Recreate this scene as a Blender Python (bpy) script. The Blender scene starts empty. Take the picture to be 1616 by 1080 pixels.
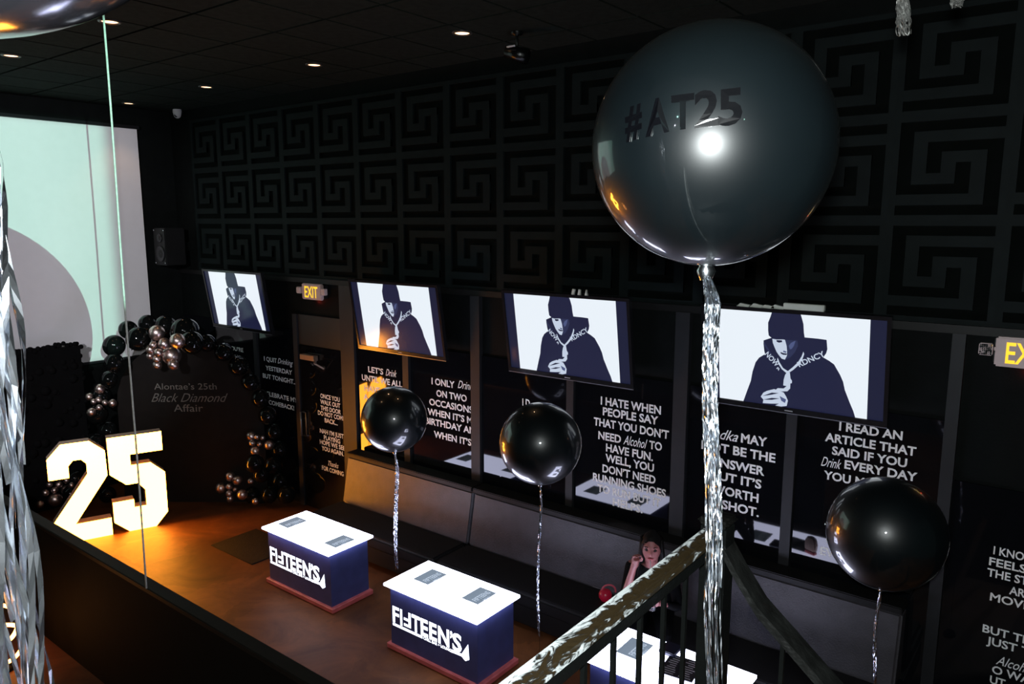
import bpy, bmesh, math, random
from mathutils import Vector, Matrix
random.seed(7)
sc = bpy.context.scene
col = sc.collection
# ------------------------------------------------------------------ camera, world, exposure
CAMZ = 3.70
YAW, PITCH, FPX = 0.660996, 0.157712, 1192.75
cam = bpy.data.objects.new('camera', bpy.data.cameras.new('camera')); col.objects.link(cam)
cam.data.sensor_width = 36; cam.data.lens = 36 * FPX / 1616
cam.data.clip_start = .05
cam.location = (0, 0, CAMZ); cam.rotation_euler = (math.pi / 2 - PITCH, 0, YAW)
sc.camera = cam
w = bpy.data.worlds.new('world'); sc.world = w; w.use_nodes = True
w.node_tree.nodes['Background'].inputs[0].default_value = (.72, 1, .92, 1)
w.node_tree.nodes['Background'].inputs[1].default_value = .012
sc.view_settings.view_transform = 'Standard'; sc.view_settings.look = 'None'
sc.view_settings.exposure = 0; sc.view_settings.gamma = 1; sc.view_settings.use_curve_mapping = False
def lamp(name, kind, loc, power, color, **kw):
    d = bpy.data.lights.new(name, kind); d.energy = power; d.color = color
    for k, v in kw.items(): setattr(d, k, v)
    o = bpy.data.objects.new(name, d); o.location = loc; col.objects.link(o); return o
# the photographer's flash, just above the lens
lamp('camera_flash', 'POINT', (0.0, -0.03, CAMZ + .07), 390, (.93, 1, 1), shadow_soft_size=.03)
# video projector hung behind the camera; its beam leaves through the lens opening (built below)
PROJ = Vector((2.00, -.54, CAMZ + 1.136))
lamp('projector_lamp', 'POINT', PROJ, 4900, (.47, 1, .77), shadow_soft_size=.0015)
# unseen wash lamp added to lift the screen's grey (its can is built below)
WASH = Vector((-2.5, -2.0, 4.92)); WDIR = Vector((-10.83, 3.2, 3.14)) - WASH
ws = lamp('added_wash_lamp', 'SPOT', WASH, 1550, (.95, .94, 1), spot_size=.62, spot_blend=.5, shadow_soft_size=.06)
ws.rotation_euler = WDIR.to_track_quat('-Z', 'Y').to_euler()

# ------------------------------------------------------------------ photo pixel -> direction
cy_, sy_, cp_, sp_ = math.cos(YAW), math.sin(YAW), math.cos(PITCH), math.sin(PITCH)
FW = Vector((-sy_ * cp_, cy_ * cp_, -sp_)); RT = Vector((cy_, sy_, 0)); UP = RT.cross(FW)
def ray(x, y): return FW + RT * ((x - 808) / FPX) - UP * ((y - 540) / FPX)
def onY(x, y, D): r = ray(x, y); t = D / r.y; return Vector((r.x * t, D, CAMZ + r.z * t))
def onZ(x, y, z): r = ray(x, y); t = (z - CAMZ) / r.z; return Vector((r.x * t, r.y * t, z))
def dep(x, y, d): return Vector((0, 0, CAMZ)) + ray(x, y) * d

# ------------------------------------------------------------------ materials
MATS = {}
def mat(name, c=(.5, .5, .5), rough=.5, metal=0, spec=.5, emit=None, es=0, noise=0, nscale=8, bump=0, bscale=60, coat=0, c2=None, alpha=1, trans=0):
    if name in MATS: return MATS[name]
    m = bpy.data.materials.new(name); m.use_nodes = True; MATS[name] = m
    nt = m.node_tree; b = nt.nodes['Principled BSDF']
    b.inputs['Base Color'].default_value = (*c, 1); b.inputs['Roughness'].default_value = rough
    b.inputs['Metallic'].default_value = metal; b.inputs['Specular IOR Level'].default_value = spec
    b.inputs['Coat Weight'].default_value = coat; b.inputs['Coat Roughness'].default_value = .03
    b.inputs['Alpha'].default_value = alpha; b.inputs['Transmission Weight'].default_value = trans
    if emit:
        b.inputs['Emission Color'].default_value = (*emit, 1); b.inputs['Emission Strength'].default_value = es
    tc = nt.nodes.new('ShaderNodeTexCoord')
    if noise or c2:
        n = nt.nodes.new('ShaderNodeTexNoise'); n.inputs['Scale'].default_value = nscale; n.inputs['Detail'].default_value = 6
        nt.links.new(tc.outputs['Object'], n.inputs['Vector'])
        r = nt.nodes.new('ShaderNodeValToRGB'); nt.links.new(n.outputs['Fac'], r.inputs['Fac'])
        lo = c2 if c2 else tuple(v * (1 - noise) for v in c)
        r.color_ramp.elements[0].position = .35; r.color_ramp.elements[1].position = .65
        r.color_ramp.elements[0].color = (*lo, 1); r.color_ramp.elements[1].color = (*c, 1)
        nt.links.new(r.outputs['Color'], b.inputs['Base Color'])
    if bump:
        n2 = nt.nodes.new('ShaderNodeTexNoise'); n2.inputs['Scale'].default_value = bscale; n2.inputs['Detail'].default_value = 4
        nt.links.new(tc.outputs['Object'], n2.inputs['Vector'])
        bp = nt.nodes.new('ShaderNodeBump'); bp.inputs['Strength'].default_value = bump; bp.inputs['Distance'].default_value = .01
        nt.links.new(n2.outputs['Fac'], bp.inputs['Height']); nt.links.new(bp.outputs['Normal'], b.inputs['Normal'])
    return m
BLACKWALL = mat('black_wall_paint', (.0045, .0058, .0056), .7, spec=.08, noise=.3, bump=.15)
KEYHI = mat('key_relief_grey', (.0072, .0108, .0110), .6, spec=.08, noise=.25, nscale=5)
KEYLO = mat('key_recess_black', (.0024, .0036, .0030), .8, spec=.05, noise=.3)
CEIL = mat('ceiling_tile_grey', (.014, .018, .015), .9, spec=.06, noise=.35, nscale=14, bump=.3, bscale=150)
CEILJ = mat('ceiling_joint_black', (.012, .013, .012), .9, noise=.2)
GLOSSP = mat('gloss_black_panel', (.0045, .005, .0065), .035, spec=.40, noise=.2)
PILA = mat('pilaster_grey', (.018, .019, .022), .5, spec=.3, noise=.2)
WHITE = mat('white_lettering', (.90, .90, .90), .6, noise=.06)
DARKP = mat('dark_plastic', (.012, .012, .014), .35, noise=.2)
SEATM = mat('seat_black', (.010, .0095, .010), .5, spec=.25, noise=.25)
LEATH = mat('bench_leather', (.052, .048, .056), .36, noise=.25, bump=.25, bscale=90)
LEATHD = mat('bench_trim_black', (.006, .006, .006), .5, spec=.3, noise=.2)
CHROME = mat('chrome_balloon', (.80, .64, .60), .34, metal=1, noise=.1)
BLKB = mat('black_latex', (.005, .006, .006), .07, spec=.3, noise=.2)
BUBB = mat('dark_bubble', (.0026, .0048, .0060), .36, spec=.42, coat=1, noise=.3, nscale=3)
FOIL = mat('silver_tinsel', (.82, .86, .92), .22, metal=1, noise=.1, nscale=30)
METALB = mat('black_metal', (.0035, .0042, .0040), .3, spec=.35, noise=.3, bump=.2)
SKIN = mat('skin', (.27, .095, .090), .5, noise=.08)  # red light falling on the face is put into this base colour
HAIR = mat('dark_hair', (.005, .004, .004), .6, spec=.15, noise=.3, nscale=60)
CLOTH = mat('black_cloth', (.004, .004, .0045), .9, spec=.1, noise=.3)
WHITEP = mat('white_plastic', (.62, .60, .62), .4, noise=.05)

# ------------------------------------------------------------------ mesh builder
class MB:
    def __init__(s): s.v = []; s.f = []; s.m = []
    def add(s, vs, fs, mi=0):
        o = len(s.v); s.v += [tuple(p) for p in vs]; s.f += [tuple(i + o for i in f) for f in fs]; s.m += [mi] * len(fs); return s
    def box(s, a, b, mi=0):
        x0, y0, z0 = a; x1, y1, z1 = b
        return s.add([(x0,y0,z0),(x1,y0,z0),(x1,y1,z0),(x0,y1,z0),(x0,y0,z1),(x1,y0,z1),(x1,y1,z1),(x0,y1,z1)],
                     [(0,3,2,1),(4,5,6,7),(0,1,5,4),(1,2,6,5),(2,3,7,6),(3,0,4,7)], mi)
    def cbox(s, c, d, mi=0): return s.box([c[i] - d[i] / 2 for i in range(3)], [c[i] + d[i] / 2 for i in range(3)], mi)
    def tube(s, pts, r, n=8, mi=0, cap=True):
        pts = [Vector(p) for p in pts]; rs = r if isinstance(r, (list, tuple)) else [r] * len(pts)
        rings = []; prev = None
        for i, p in enumerate(pts):
            t = (pts[min(i + 1, len(pts) - 1)] - pts[max(i - 1, 0)]).normalized()
            if prev is None: a = t.orthogonal().normalized()
            else:
                a = prev - t * prev.dot(t)
                a = a.normalized() if a.length > 1e-6 else t.orthogonal().normalized()
            prev = a; b = t.cross(a)
            rings.append([p + (a * math.cos(2*math.pi*k/n) + b * math.sin(2*math.pi*k/n)) * rs[i] for k in range(n)])
        vs = [q for g in rings for q in g]; fs = []
        for i in range(len(pts) - 1):
            for k in range(n): fs.append((i*n+k, i*n+(k+1)%n, (i+1)*n+(k+1)%n, (i+1)*n+k))
        if cap: fs += [tuple(range(n))[::-1], tuple((len(pts)-1)*n + k for k in range(n))]
        return s.add(vs, fs, mi)
    def lathe(s, prof, n=24, c=(0,0,0), mi=0):
        vs = []; fs = []
        for r, z in prof:
            for k in range(n): a = 2*math.pi*k/n; vs.append((c[0]+r*math.cos(a), c[1]+r*math.sin(a), c[2]+z))
        for i in range(len(prof)-1):
            for k in range(n): fs.append((i*n+k, i*n+(k+1)%n, (i+1)*n+(k+1)%n, (i+1)*n+k))
        return s.add(vs, fs, mi)
    def prism(s, poly, y0, y1, mi=0, side=None):      # poly in (x,z), front at y0
        n = len(poly); a = sum(poly[i][0]*poly[(i+1)%n][1]-poly[(i+1)%n][0]*poly[i][1] for i in range(n))
        if a < 0: poly = poly[::-1]
        vs = [(x, y0, z) for x, z in poly] + [(x, y1, z) for x, z in poly]
        s.add(vs, [tuple(range(n))], mi); o = len(s.v) - 2*n
        s.f += [tuple(o+n+i for i in reversed(range(n)))]; s.m += [mi]
        for i in range(n):
            j = (i+1) % n; s.f.append((o+i, o+n+i, o+n+j, o+j)); s.m.append(mi if side is None else side)
        return s
    def build(s, name, m, parent=None, smooth=False, loc=None):
        me = bpy.data.meshes.new(name); me.from_pydata(s.v, [], s.f)
        for x in (m if isinstance(m, (list, tuple)) else [m]): me.materials.append(x)
        me.polygons.foreach_set('material_index', s.m)
        if smooth: me.polygons.foreach_set('use_smooth', [True] * len(me.polygons))
        me.update()
        return put(name, me, parent, loc)
def put(name, me, parent=None, loc=None):
    o = bpy.data.objects.new(name, me); col.objects.link(o)
    if parent: o.parent = parent
    if loc is not None: o.location = loc
    return o
def tag(o, label=None, cat=None, group=None, kind=None):
    if label: o['label'] = label
    if cat: o['category'] = cat
    if group: o['group'] = group
    if kind: o['kind'] = kind
    return o
def thing(name, loc, label, cat, group=None, rz=0):
    o = bpy.data.objects.new(name, None); col.objects.link(o); o.location = loc; o.rotation_euler[2] = rz
    o.empty_display_size = .1
    return tag(o, label, cat, group)
def bevel(o, wdt=.01, seg=2):
    bm = bmesh.new(); bm.from_mesh(o.data)
    bmesh.ops.remove_doubles(bm, verts=bm.verts, dist=1e-5)
    bmesh.ops.bevel(bm, geom=[e for e in bm.edges if len(e.link_faces) == 2 and e.calc_face_angle(0) > .5], offset=wdt, segments=seg, affect='EDGES', clamp_overlap=True)
    bm.to_mesh(o.data); bm.free(); return o
def sphere_mesh(name, r, m, seg=32, rings=20, knot=True):
    mb = MB(); prof = []
    for i in range(rings + 1):
        a = math.pi * i / rings; prof.append((max(r * math.sin(a), 1e-4), -r * math.cos(a)))
    if knot: prof = [(r*.05, -r*1.10), (r*.035, -r*1.05), (r*.05, -r*1.0)] + prof[1:]
    mb.lathe(prof, seg)
    me = bpy.data.meshes.new(name); me.from_pydata(mb.v, [], mb.f); me.materials.append(m)
    me.polygons.foreach_set('use_smooth', [True] * len(me.polygons)); me.update(); return me
# --- text
def text_raw(s, bold=.012, shear=0, res=3):
    cu = bpy.data.curves.new('t', 'FONT'); cu.body = s; cu.offset = bold; cu.shear = shear; cu.resolution_u = res
    ob = bpy.data.objects.new('t', cu); col.objects.link(ob)
    dg = bpy.context.evaluated_depsgraph_get()
    me = bpy.data.meshes.new_from_object(ob.evaluated_get(dg))
    v = [tuple(p.co) for p in me.vertices]; f = [tuple(p.vertices) for p in me.polygons]
    bpy.data.objects.remove(ob); bpy.data.curves.remove(cu); bpy.data.meshes.remove(me)
    return v, f
CAP = None
def text_fit(mb, s, x0, x1, z, cap, y, bold=.018, shear=0, fn=None):
    """lettering fitted between x0 and x1 on baseline z with capital height cap, lying in plane y"""
    global CAP
    if CAP is None:
        v, _ = text_raw('H', .018); CAP = max(p[1] for p in v) - min(p[1] for p in v)
    v, f = text_raw(s, bold, shear)
    a = min(p[0] for p in v); b = max(p[0] for p in v)
    sx = (x1 - x0) / max(b - a, 1e-6); sz = cap / CAP
    pts = [(x0 + (p[0] - a) * sx, y, z + p[1] * sz) for p in v]
    if fn: pts = [fn(*q) for q in pts]
    mb.add(pts, f)
def px_lines(rows, origin, scale, plane, cap, y, slope=0):
    """rows: (text, left baseline, right baseline[, script]) in crop pixels -> lettering on wall plane"""
    mb = MB()
    for row in rows:
        s, a, b = row[:3]; script = len(row) > 3
        A = onY(origin[0] + a[0]/scale, origin[1] + a[1]/scale, plane); B = onY(origin[0] + b[0]/scale, origin[1] + b[1]/scale, plane)
        text_fit(mb, s, A.x, B.x, (A.z + B.z)/2, cap * (1.2 if script else 1), y, bold=.004 if script else (.028 if cap > .062 else .020), shear=.45 if script else 0)
    if slope: mb.v = [(a_, b_ + slope*c_, c_) for a_, b_, c_ in mb.v]
    return mb

# ================================================================== SETTING
SW = 5.88 / 6.30        # wall measurements were taken for a wall at 6.30 m; reflections put it at 5.88 m
D = 5.88; XB = -10.83; ZC = CAMZ + 1.67*SW
def wz(rel): return CAMZ + rel*SW
def concrete():
    m = bpy.data.materials.new('stained_floor'); m.use_nodes = True; nt = m.node_tree; b = nt.nodes['Principled BSDF']
    tc = nt.nodes.new('ShaderNodeTexCoord')
    n = nt.nodes.new('ShaderNodeTexNoise'); n.inputs['Scale'].default_value = 1.6; n.inputs['Detail'].default_value = 9; n.inputs['Roughness'].default_value = .65; n.inputs['Distortion'].default_value = .8
    vo = nt.nodes.new('ShaderNodeTexVoronoi'); vo.inputs['Scale'].default_value = 1.5
    r = nt.nodes.new('ShaderNodeValToRGB'); r.color_ramp.elements[0].position = .3; r.color_ramp.elements[1].position = .72
    r.color_ramp.elements[0].color = (.042, .012, .0045, 1); r.color_ramp.elements[1].color = (.172, .062, .018, 1)
    nt.links.new(tc.outputs['Object'], n.inputs['Vector']); va = nt.nodes.new('ShaderNodeVectorMath'); va.operation = 'MULTIPLY_ADD'; va.inputs[1].default_value = (.5, .5, 0)
    nt.links.new(n.outputs['Color'], va.inputs[0]); nt.links.new(tc.outputs['Object'], va.inputs[2]); nt.links.new(va.outputs[0], vo.inputs['Vector'])
    nt.links.new(n.outputs['Fac'], r.inputs['Fac']); 
    sv = nt.nodes.new('ShaderNodeSeparateColor'); nt.links.new(vo.outputs['Color'], sv.inputs[0])
    mr = nt.nodes.new('ShaderNodeMapRange'); mr.inputs[3].default_value = .72; mr.inputs[4].default_value = 1.18; nt.links.new(sv.outputs[0], mr.inputs[0])
    hs = nt.nodes.new('ShaderNodeHueSaturation'); nt.links.new(mr.outputs[0], hs.inputs['Value']); nt.links.new(r.outputs['Color'], hs.inputs['Color'])
    nt.links.new(hs.outputs['Color'], b.inputs['Base Color'])
    b.inputs['Roughness'].default_value = .55; b.inputs['Specular IOR Level'].default_value = .25
    bp = nt.nodes.new('ShaderNodeBump'); bp.inputs['Strength'].default_value = .12; bp.inputs['Distance'].default_value = .02
    nt.links.new(n.outputs['Fac'], bp.inputs['Height']); nt.links.new(bp.outputs['Normal'], b.inputs['Normal'])
    return m
FLOOR = concrete()
tag(MB().box((XB - .2, -3, -.1), (4, D + .2, 0)).build('floor', FLOOR), 'stained brown concrete floor of the club', kind='structure')
ceil = tag(MB().box((XB - .2, -3, ZC + .012), (4, D + .2, ZC + .1)).build('ceiling', CEILJ), 'dark grey tiled ceiling', kind='structure')
tile_me = MB().box((-.315, -.343, -.012), (.315, .343, .004)).build('ceiling_tile', CEIL, ceil).data
bpy.data.objects.remove(bpy.data.objects['ceiling_tile'])
nx0 = -10.50
i = 0
while nx0 + .653 * i < 2.5:
    for j in range(8):
        put('ceiling_tile', tile_me, ceil, (nx0 + .653 * i, .783 + .714 * j, ZC + .008))
    i += 1
wr = tag(MB().box((XB - .2, D, 0), (4, D + .2, ZC + .1)).build('wall_right', BLACKWALL), 'black wall with grey meander relief tiles above wall screens', kind='structure')
tag(MB().box((XB - .2, -3, 0), (XB, D, ZC + .1)).build('wall_back', BLACKWALL), 'black end wall behind the projection screen', kind='structure')
# meander tiles: pitch .745, three rows
def key_tile():
    P = .745*SW; u = P / 8; mb = MB(); z8 = P / 8
    mb.box((0, -.012, 0), (P, 0, P), 1)
    y0, y1 = -.034, -.012; hw = .5
    def V(c, r0, r1): mb.box((c*u - hw*u, y0, P - r1*z8 - .42*z8), (c*u + hw*u, y1, P - r0*z8 + .42*z8))
    def H(r, c0, c1): mb.box((c0*u, y0 - .0006, P - r*z8 - .42*z8), (c1*u, y1, P - r*z8 + .42*z8))
    mb.box((0, y0 - .001, 0), (hw*u, y1, P)); mb.box((P - hw*u, y0 - .001, 0), (P, y1, P))
    mb.box((0, y0 - .0014, 0), (P, y1, .42*z8)); mb.box((0, y0 - .0014, P - .42*z8), (P, y1, P))
    H(1.6, 1.5, 8); V(2, 1.6, 4.8); H(4.8, 1.5, 4.5); V(4, 3.2, 4.8); H(3.2, 3.5, 6.5); V(6, 3.2, 6.4); H(6.4, 0, 6.5)
    return mb
kt = key_tile().build('key_tile', [KEYHI, KEYLO], wr).data
bpy.data.objects.remove(bpy.data.objects['key_tile'])
x = (-2.05 - .745 * 12)*SW
while x < 2.5:
    for r_ in range(3): put('key_tile', kt, wr, (x, D, wz(-.735 + .745 * r_)))
    x += .745*SW
# ledge above the screens, pilasters, lower band
MB().box((XB, D - .05, wz(-.80)), (4, D, wz(-.737))).build('ledge', LEATHD, wr)
pil = [(-7.66, -7.40), (-6.525, -6.427), (-5.44, -5.31), (-4.157, -4.073), (-2.985, -2.848), (-1.954, -1.866), (-.806, -.72)]
for a, b in pil: MB().box((a*SW, D - .055, 0), (b*SW, D, wz(-.80))).build('pilaster', PILA, wr)
MB().box((-8.665*SW, D - .05, 0), (-8.575*SW, D, wz(-1.24))).build('pilaster', PILA, wr)
MB().box((-9.62*SW, D - .05, 0), (-9.54*SW, D, wz(-.80))).build('pilaster', PILA, wr)
for a, b in [(XB, -8.665*SW), (-7.40*SW, -.72*SW), (-.72*SW, 4)]:
    MB().box((a, D - .012, .0), (b, D, .12)).build('skirting', LEATHD, wr)
# ---- door with lettering
d1 = tag(MB().box((-8.575*SW, D - .03, .01), (-7.66*SW, D - .002, wz(-1.66))).build('door_1', GLOSSP), 'black glossy door lettered ONCE YOU WALK OUT THIS DOOR under exit sign', kind='structure')
MB().box((-8.575*SW, D - .026, wz(-1.65)), (-7.66*SW, D - .002, wz(-1.24))).build('transom', mat('transom', (.02, .018, .016), .4, noise=.2), d1)
cl = MB().cbox((-8.30*SW, D - .075, wz(-1.80)), (.28, .07, .065)).tube([(-8.17*SW, D - .075, wz(-1.81)), (-8.05*SW, D - .17, wz(-1.84)), (-8.02*SW, D - .05, wz(-1.93))], .012, 6)
bevel(cl.build('door_closer', mat('bronze', (.45, .32, .24), .4, metal=.7, noise=.1), d1), .008)
MB().tube([(-7.95, D - .031, 1.28), (-7.95, D - .085, 1.28), (-7.95, D - .085, .97), (-7.95, D - .031, .97)], .012, 8).tube([(-7.95, D - .06, 1.28), (-7.88, D - .06, 1.28), (-7.88, D - .06, .97), (-7.95, D - .06, .97)], .006, 8).build('door_handle', mat('dull_steel', (.20, .20, .20), .35, metal=.8, noise=.1), d1, True)
o4 = (330, 530)
rows = [('ONCE YOU', (703,393), (825,418)), ('WALK OUT', (703,432), (828,455)), ('THIS DOOR', (705,470), (832,495)), ('DO NOT COME', (688,502), (855,535)), ('BACK...', (730,548), (812,565)),
        ('NAH I\u2019M JUST', (700,615), (850,648)), ('PLAYING', (725,658), (828,680)), ('HOPE WE SEE', (700,688), (858,720)), ('YOU AGAIN.', (712,728), (850,755)), ('Thanks', (752,818), (818,842), 1), ('FOR COMING', (713,850), (850,884))]
px_lines(rows, o4, 4, D - .031, .062*SW, D - .0315).build('lettering', WHITE, d1)
# ================================================================== WALL PANELS WITH LETTERING
def panel(x0, x1, label, rows, origin, scale, cap, z0=.12, z1=-1.46):
    x0 = max(x0*SW, XB + .02); x1 *= SW; z1 = wz(z1); cap *= SW
    t = thing('wall_panel', ((x0 + x1)/2, D, z0), label, 'wall panel', 'lettered black panels along the wall')
    yb, yt = D - .022, D - .022; sl_ = 0
    o = MB().add([(x0 + .004, yb, z0), (x1 - .004, yb, z0), (x1 - .004, D - .001, z0), (x0 + .004, D - .001, z0), (x0 + .004, yt, z1), (x1 - .004, yt, z1), (x1 - .004, D - .001, z1), (x0 + .004, D - .001, z1)],
                 [(0,3,2,1),(4,5,6,7),(0,1,5,4),(1,2,6,5),(2,3,7,6),(3,0,4,7)]).build('board', GLOSSP, t)
    l = px_lines(rows, origin, scale, D - .022, cap, yb - z0*sl_ - .0012, sl_).build('lettering', WHITE, t)
    for q in (o, l): q.location = -t.location; q.matrix_parent_inverse = Matrix()
    return t
panel(-11.55, -9.62, 'black panel lettered IF YOU\'RE GOING below the wall screen in the corner', [('IF YOU\u2019RE', (97,82), (217,105)), ('GOING', (118,135), (200,155))], o4, 4, .062)
panel(-9.54, -8.665, 'black panel lettered I QUIT Drinking YESTERDAY beside the exit door', [('I QUIT', (348,158), (428,172)), ('Drinking', (433,170), (530,196), 1), ('YESTERDAY', (358,218), (525,245)), ('BUT TONIGHT...', (340,265), (552,308)), ('CELEBRATE MY', (345,380), (560,418)), ('COMEBACK!', (378,432), (538,472))], o4, 4, .066)
o2 = (400, 540)
panel(-7.40, -6.525, 'black panel lettered LET\'S Drink UNTIL WE ALL, catching an orange reflection', [('LET\u2019S', (725,190), (820,205)), ('Drink', (835,205), (905,230), 1), ('UNTIL WE ALL', (685,245), (940,280)), ('HAVE', (700,307), (800,325)), ('A', (695,362), (725,366))], o2, 4, .074)
panel(-6.427, -5.44, 'black panel lettered I ONLY Drink ON TWO OCCASIONS', [('I ONLY', (1125,266), (1270,290)), ('Drink', (1290,280), (1388,316), 1), ('ON TWO', (1155,345), (1347,374)), ('OCCASIONS.', (1110,398), (1395,450)), ('WHEN IT\u2019S MY', (1100,460), (1418,520)), ('BIRTHDAY AND', (1085,515), (1440,590)), ('WHEN IT\u2019S', (1140,603), (1376,652))], o2, 4, .078)
o3 = (800, 540)
panel(-5.31, -4.157, 'black panel with only the letters I D showing above a balloon', [('I D', (98,400), (145,406))], o3, 4, .075)
panel(-4.073, -2.985, 'black panel lettered I HATE WHEN PEOPLE SAY THAT YOU DON\'T NEED Alcohol', [('I HATE WHEN', (592,395), (972,455)), ('PEOPLE SAY', (605,460), (955,523)), ('THAT YOU DON\u2019T', (548,525), (1022,610)), ('NEED', (577,612), (720,637)), ('Alcohol', (735,648), (886,672), 1), ('TO', (898,672), (978,688)), ('HAVE FUN.', (625,690), (922,750)), ('WELL, YOU', (622,757), (928,817)), ('DON\u2019T NEED', (603,823), (938,893)), ('RUNNING SHOES', (543,877), (1003,978)), ('TO RUN BUT IT', (572,950), (970,1035)), ('HELPS.', (668,1035), (857,1078))], o3, 4, .080)
o8 = (1080, 640); k8 = 5.683
panel(-2.848, -1.954, 'black panel lettered Vodka MAY NOT BE THE ANSWER', [('Vodka', (205,285), (482,325), 1), ('MAY', (507,330), (740,370)), ('NOT BE THE', (152,388), (815,512)), ('ANSWER', (238,540), (717,625)), ('BUT IT\u2019S', (248,658), (690,745)), ('WORTH', (245,782), (664,868)), ('A SHOT.', (225,902), (668,995))], o8, k8, .080)
o9 = (1216, 540)
panel(-1.866, -.806, 'black panel lettered I READ AN ARTICLE THAT SAID IF YOU Drink EVERY DAY', [('I READ AN', (432,558), (832,618)), ('ARTICLE THAT', (343,628), (918,715)), ('SAID IF YOU', (387,710), (860,790)), ('Drink', (318,778), (445,806), 1), ('EVERY DAY', (465,806), (925,872)), ('YOU M', (335,868), (590,905)), ('T', (338,1195), (370,1200)), ('O', (348,1272), (386,1278)), ('EV', (312,1342), (402,1360))], o9, 4, .070)
o10 = (1216, 810)
panel(-.72, .5, 'black panel lettered I KNOW FEELS THE below the rhinestone exit sign', [('I KNOW', (1405,262), (1680,316)), ('FEELS', (1378,325), (1612,382)), ('THE ST', (1365,400), (1625,452)), ('AR', (1505,515), (1605,530)), ('MOVI', (1383,552), (1610,606)), ('BUT TH', (1335,762), (1650,822)), ('JUST T', (1360,835), (1640,892)), ('Alcohol', (1420,962), (1680,1020), 1), ('O WA', (1395,1015), (1640,1075)), ('UT', (1382,1075), (1480,1098))], o10, 4, .062, z1=-1.9)

# ================================================================== WALL SCREENS
TVW = mat('screen_white', (.02, .02, .02), .12, emit=(.86, .93, 1), es=.95, noise=.01)
TVN = mat('screen_navy', (.02, .02, .02), .12, emit=(.10, .12, .42), es=.10, noise=.01)
TVG = mat('screen_backlight', (.02, .02, .02), .12, emit=(.10, .13, .45), es=.075, noise=.01)
TVP = mat('screen_pale', (.02, .02, .02), .12, emit=(.72, .82, 1), es=.75, noise=.01)
TVD = mat('screen_dim', (.02, .02, .02), .12, emit=(.14, .18, .5), es=.16, noise=.01)
TVM = mat('screen_mid', (.02, .02, .02), .12, emit=(.20, .26, .6), es=.35, noise=.01)
FIG = dict(
 body=[(0.381,1),(0.371,0.951),(0.355,0.888),(0.355,0.808),(0.359,0.753),(0.378,0.731),(0.324,0.696),(0.323,0.661),(0.328,0.587),(0.334,0.55),(0.292,0.505),(0.267,0.45),(0.245,0.344),(0.232,0.238),(0.206,0.128),(0.177,0),(0.929,0),(0.916,0.064),(0.893,0.144),(0.86,0.27),(0.848,0.352),(0.828,0.42),(0.789,0.52),(0.758,0.551),(0.72,0.58),(0.738,0.625),(0.745,0.668),(0.739,0.762),(0.687,0.766),(0.599,0.767),(0.594,0.812),(0.59,0.901),(0.581,0.953),(0.571,1)],
 face=[(0.384,0.722),(0.412,0.718),(0.457,0.725),(0.477,0.722),(0.481,0.661),(0.484,0.613),(0.487,0.576),(0.486,0.539),(0.47,0.514),(0.449,0.52),(0.429,0.554),(0.413,0.588),(0.399,0.636),(0.388,0.677)],
 cheek=[(0.509,0.696),(0.54,0.725),(0.529,0.669),(0.516,0.636),(0.503,0.628),(0.495,0.663)],
 shadow=[(.470,.723),(.552,.727),(.556,.67),(.535,.60),(.510,.55),(.486,.525),(.470,.514),(.484,.56),(.484,.613),(.481,.661)],
 hoodedge=[(.323,.690),(.345,.640),(.372,.575),(.400,.505),(.393,.500),(.360,.575),(.330,.640)],
 brow=[(0.412,0.712),(0.449,0.715),(0.451,0.696),(0.429,0.687),(0.414,0.695)],
 nose=[(0.46,0.609),(0.481,0.602),(0.477,0.587),(0.457,0.593)],
 mouth=[(0.439,0.59),(0.461,0.582),(0.483,0.581),(0.481,0.565),(0.457,0.564),(0.442,0.574)],
 chainl=[(0.421,0.528),(0.433,0.48),(0.458,0.422),(0.488,0.397),(0.499,0.402),(0.503,0.375),(0.483,0.371),(0.45,0.408),(0.429,0.454),(0.417,0.502)],
 chainr=[(0.592,0.618),(0.598,0.595),(0.585,0.532),(0.558,0.466),(0.527,0.416),(0.504,0.387),(0.496,0.404),(0.522,0.441),(0.558,0.503),(0.581,0.568)],
 pendant=[(0.483,0.379),(0.504,0.384),(0.509,0.32),(0.519,0.297),(0.518,0.271),(0.508,0.267),(0.507,0.212),(0.488,0.177),(0.447,0.168),(0.41,0.179),(0.422,0.198),(0.463,0.203),(0.483,0.233),(0.46,0.236),(0.463,0.298),(0.472,0.35)],
 hand=[(0.303,0.078),(0.322,0.127),(0.347,0.152),(0.397,0.182),(0.434,0.171),(0.463,0.158),(0.48,0.118),(0.492,0.076),(0.484,0.016),(0.447,0.001),(0.406,0.004),(0.431,0.029),(0.372,0.016),(0.317,0.009),(0.322,0.049)],
 finger1=[(0.313,0.087),(0.381,0.14),(0.43,0.145),(0.381,0.117)], finger2=[(0.32,0.049),(0.381,0.082),(0.435,0.088),(0.381,0.06)], finger3=[(0.435,0.114),(0.48,0.086),(0.472,0.046),(0.447,0.065)])
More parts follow.
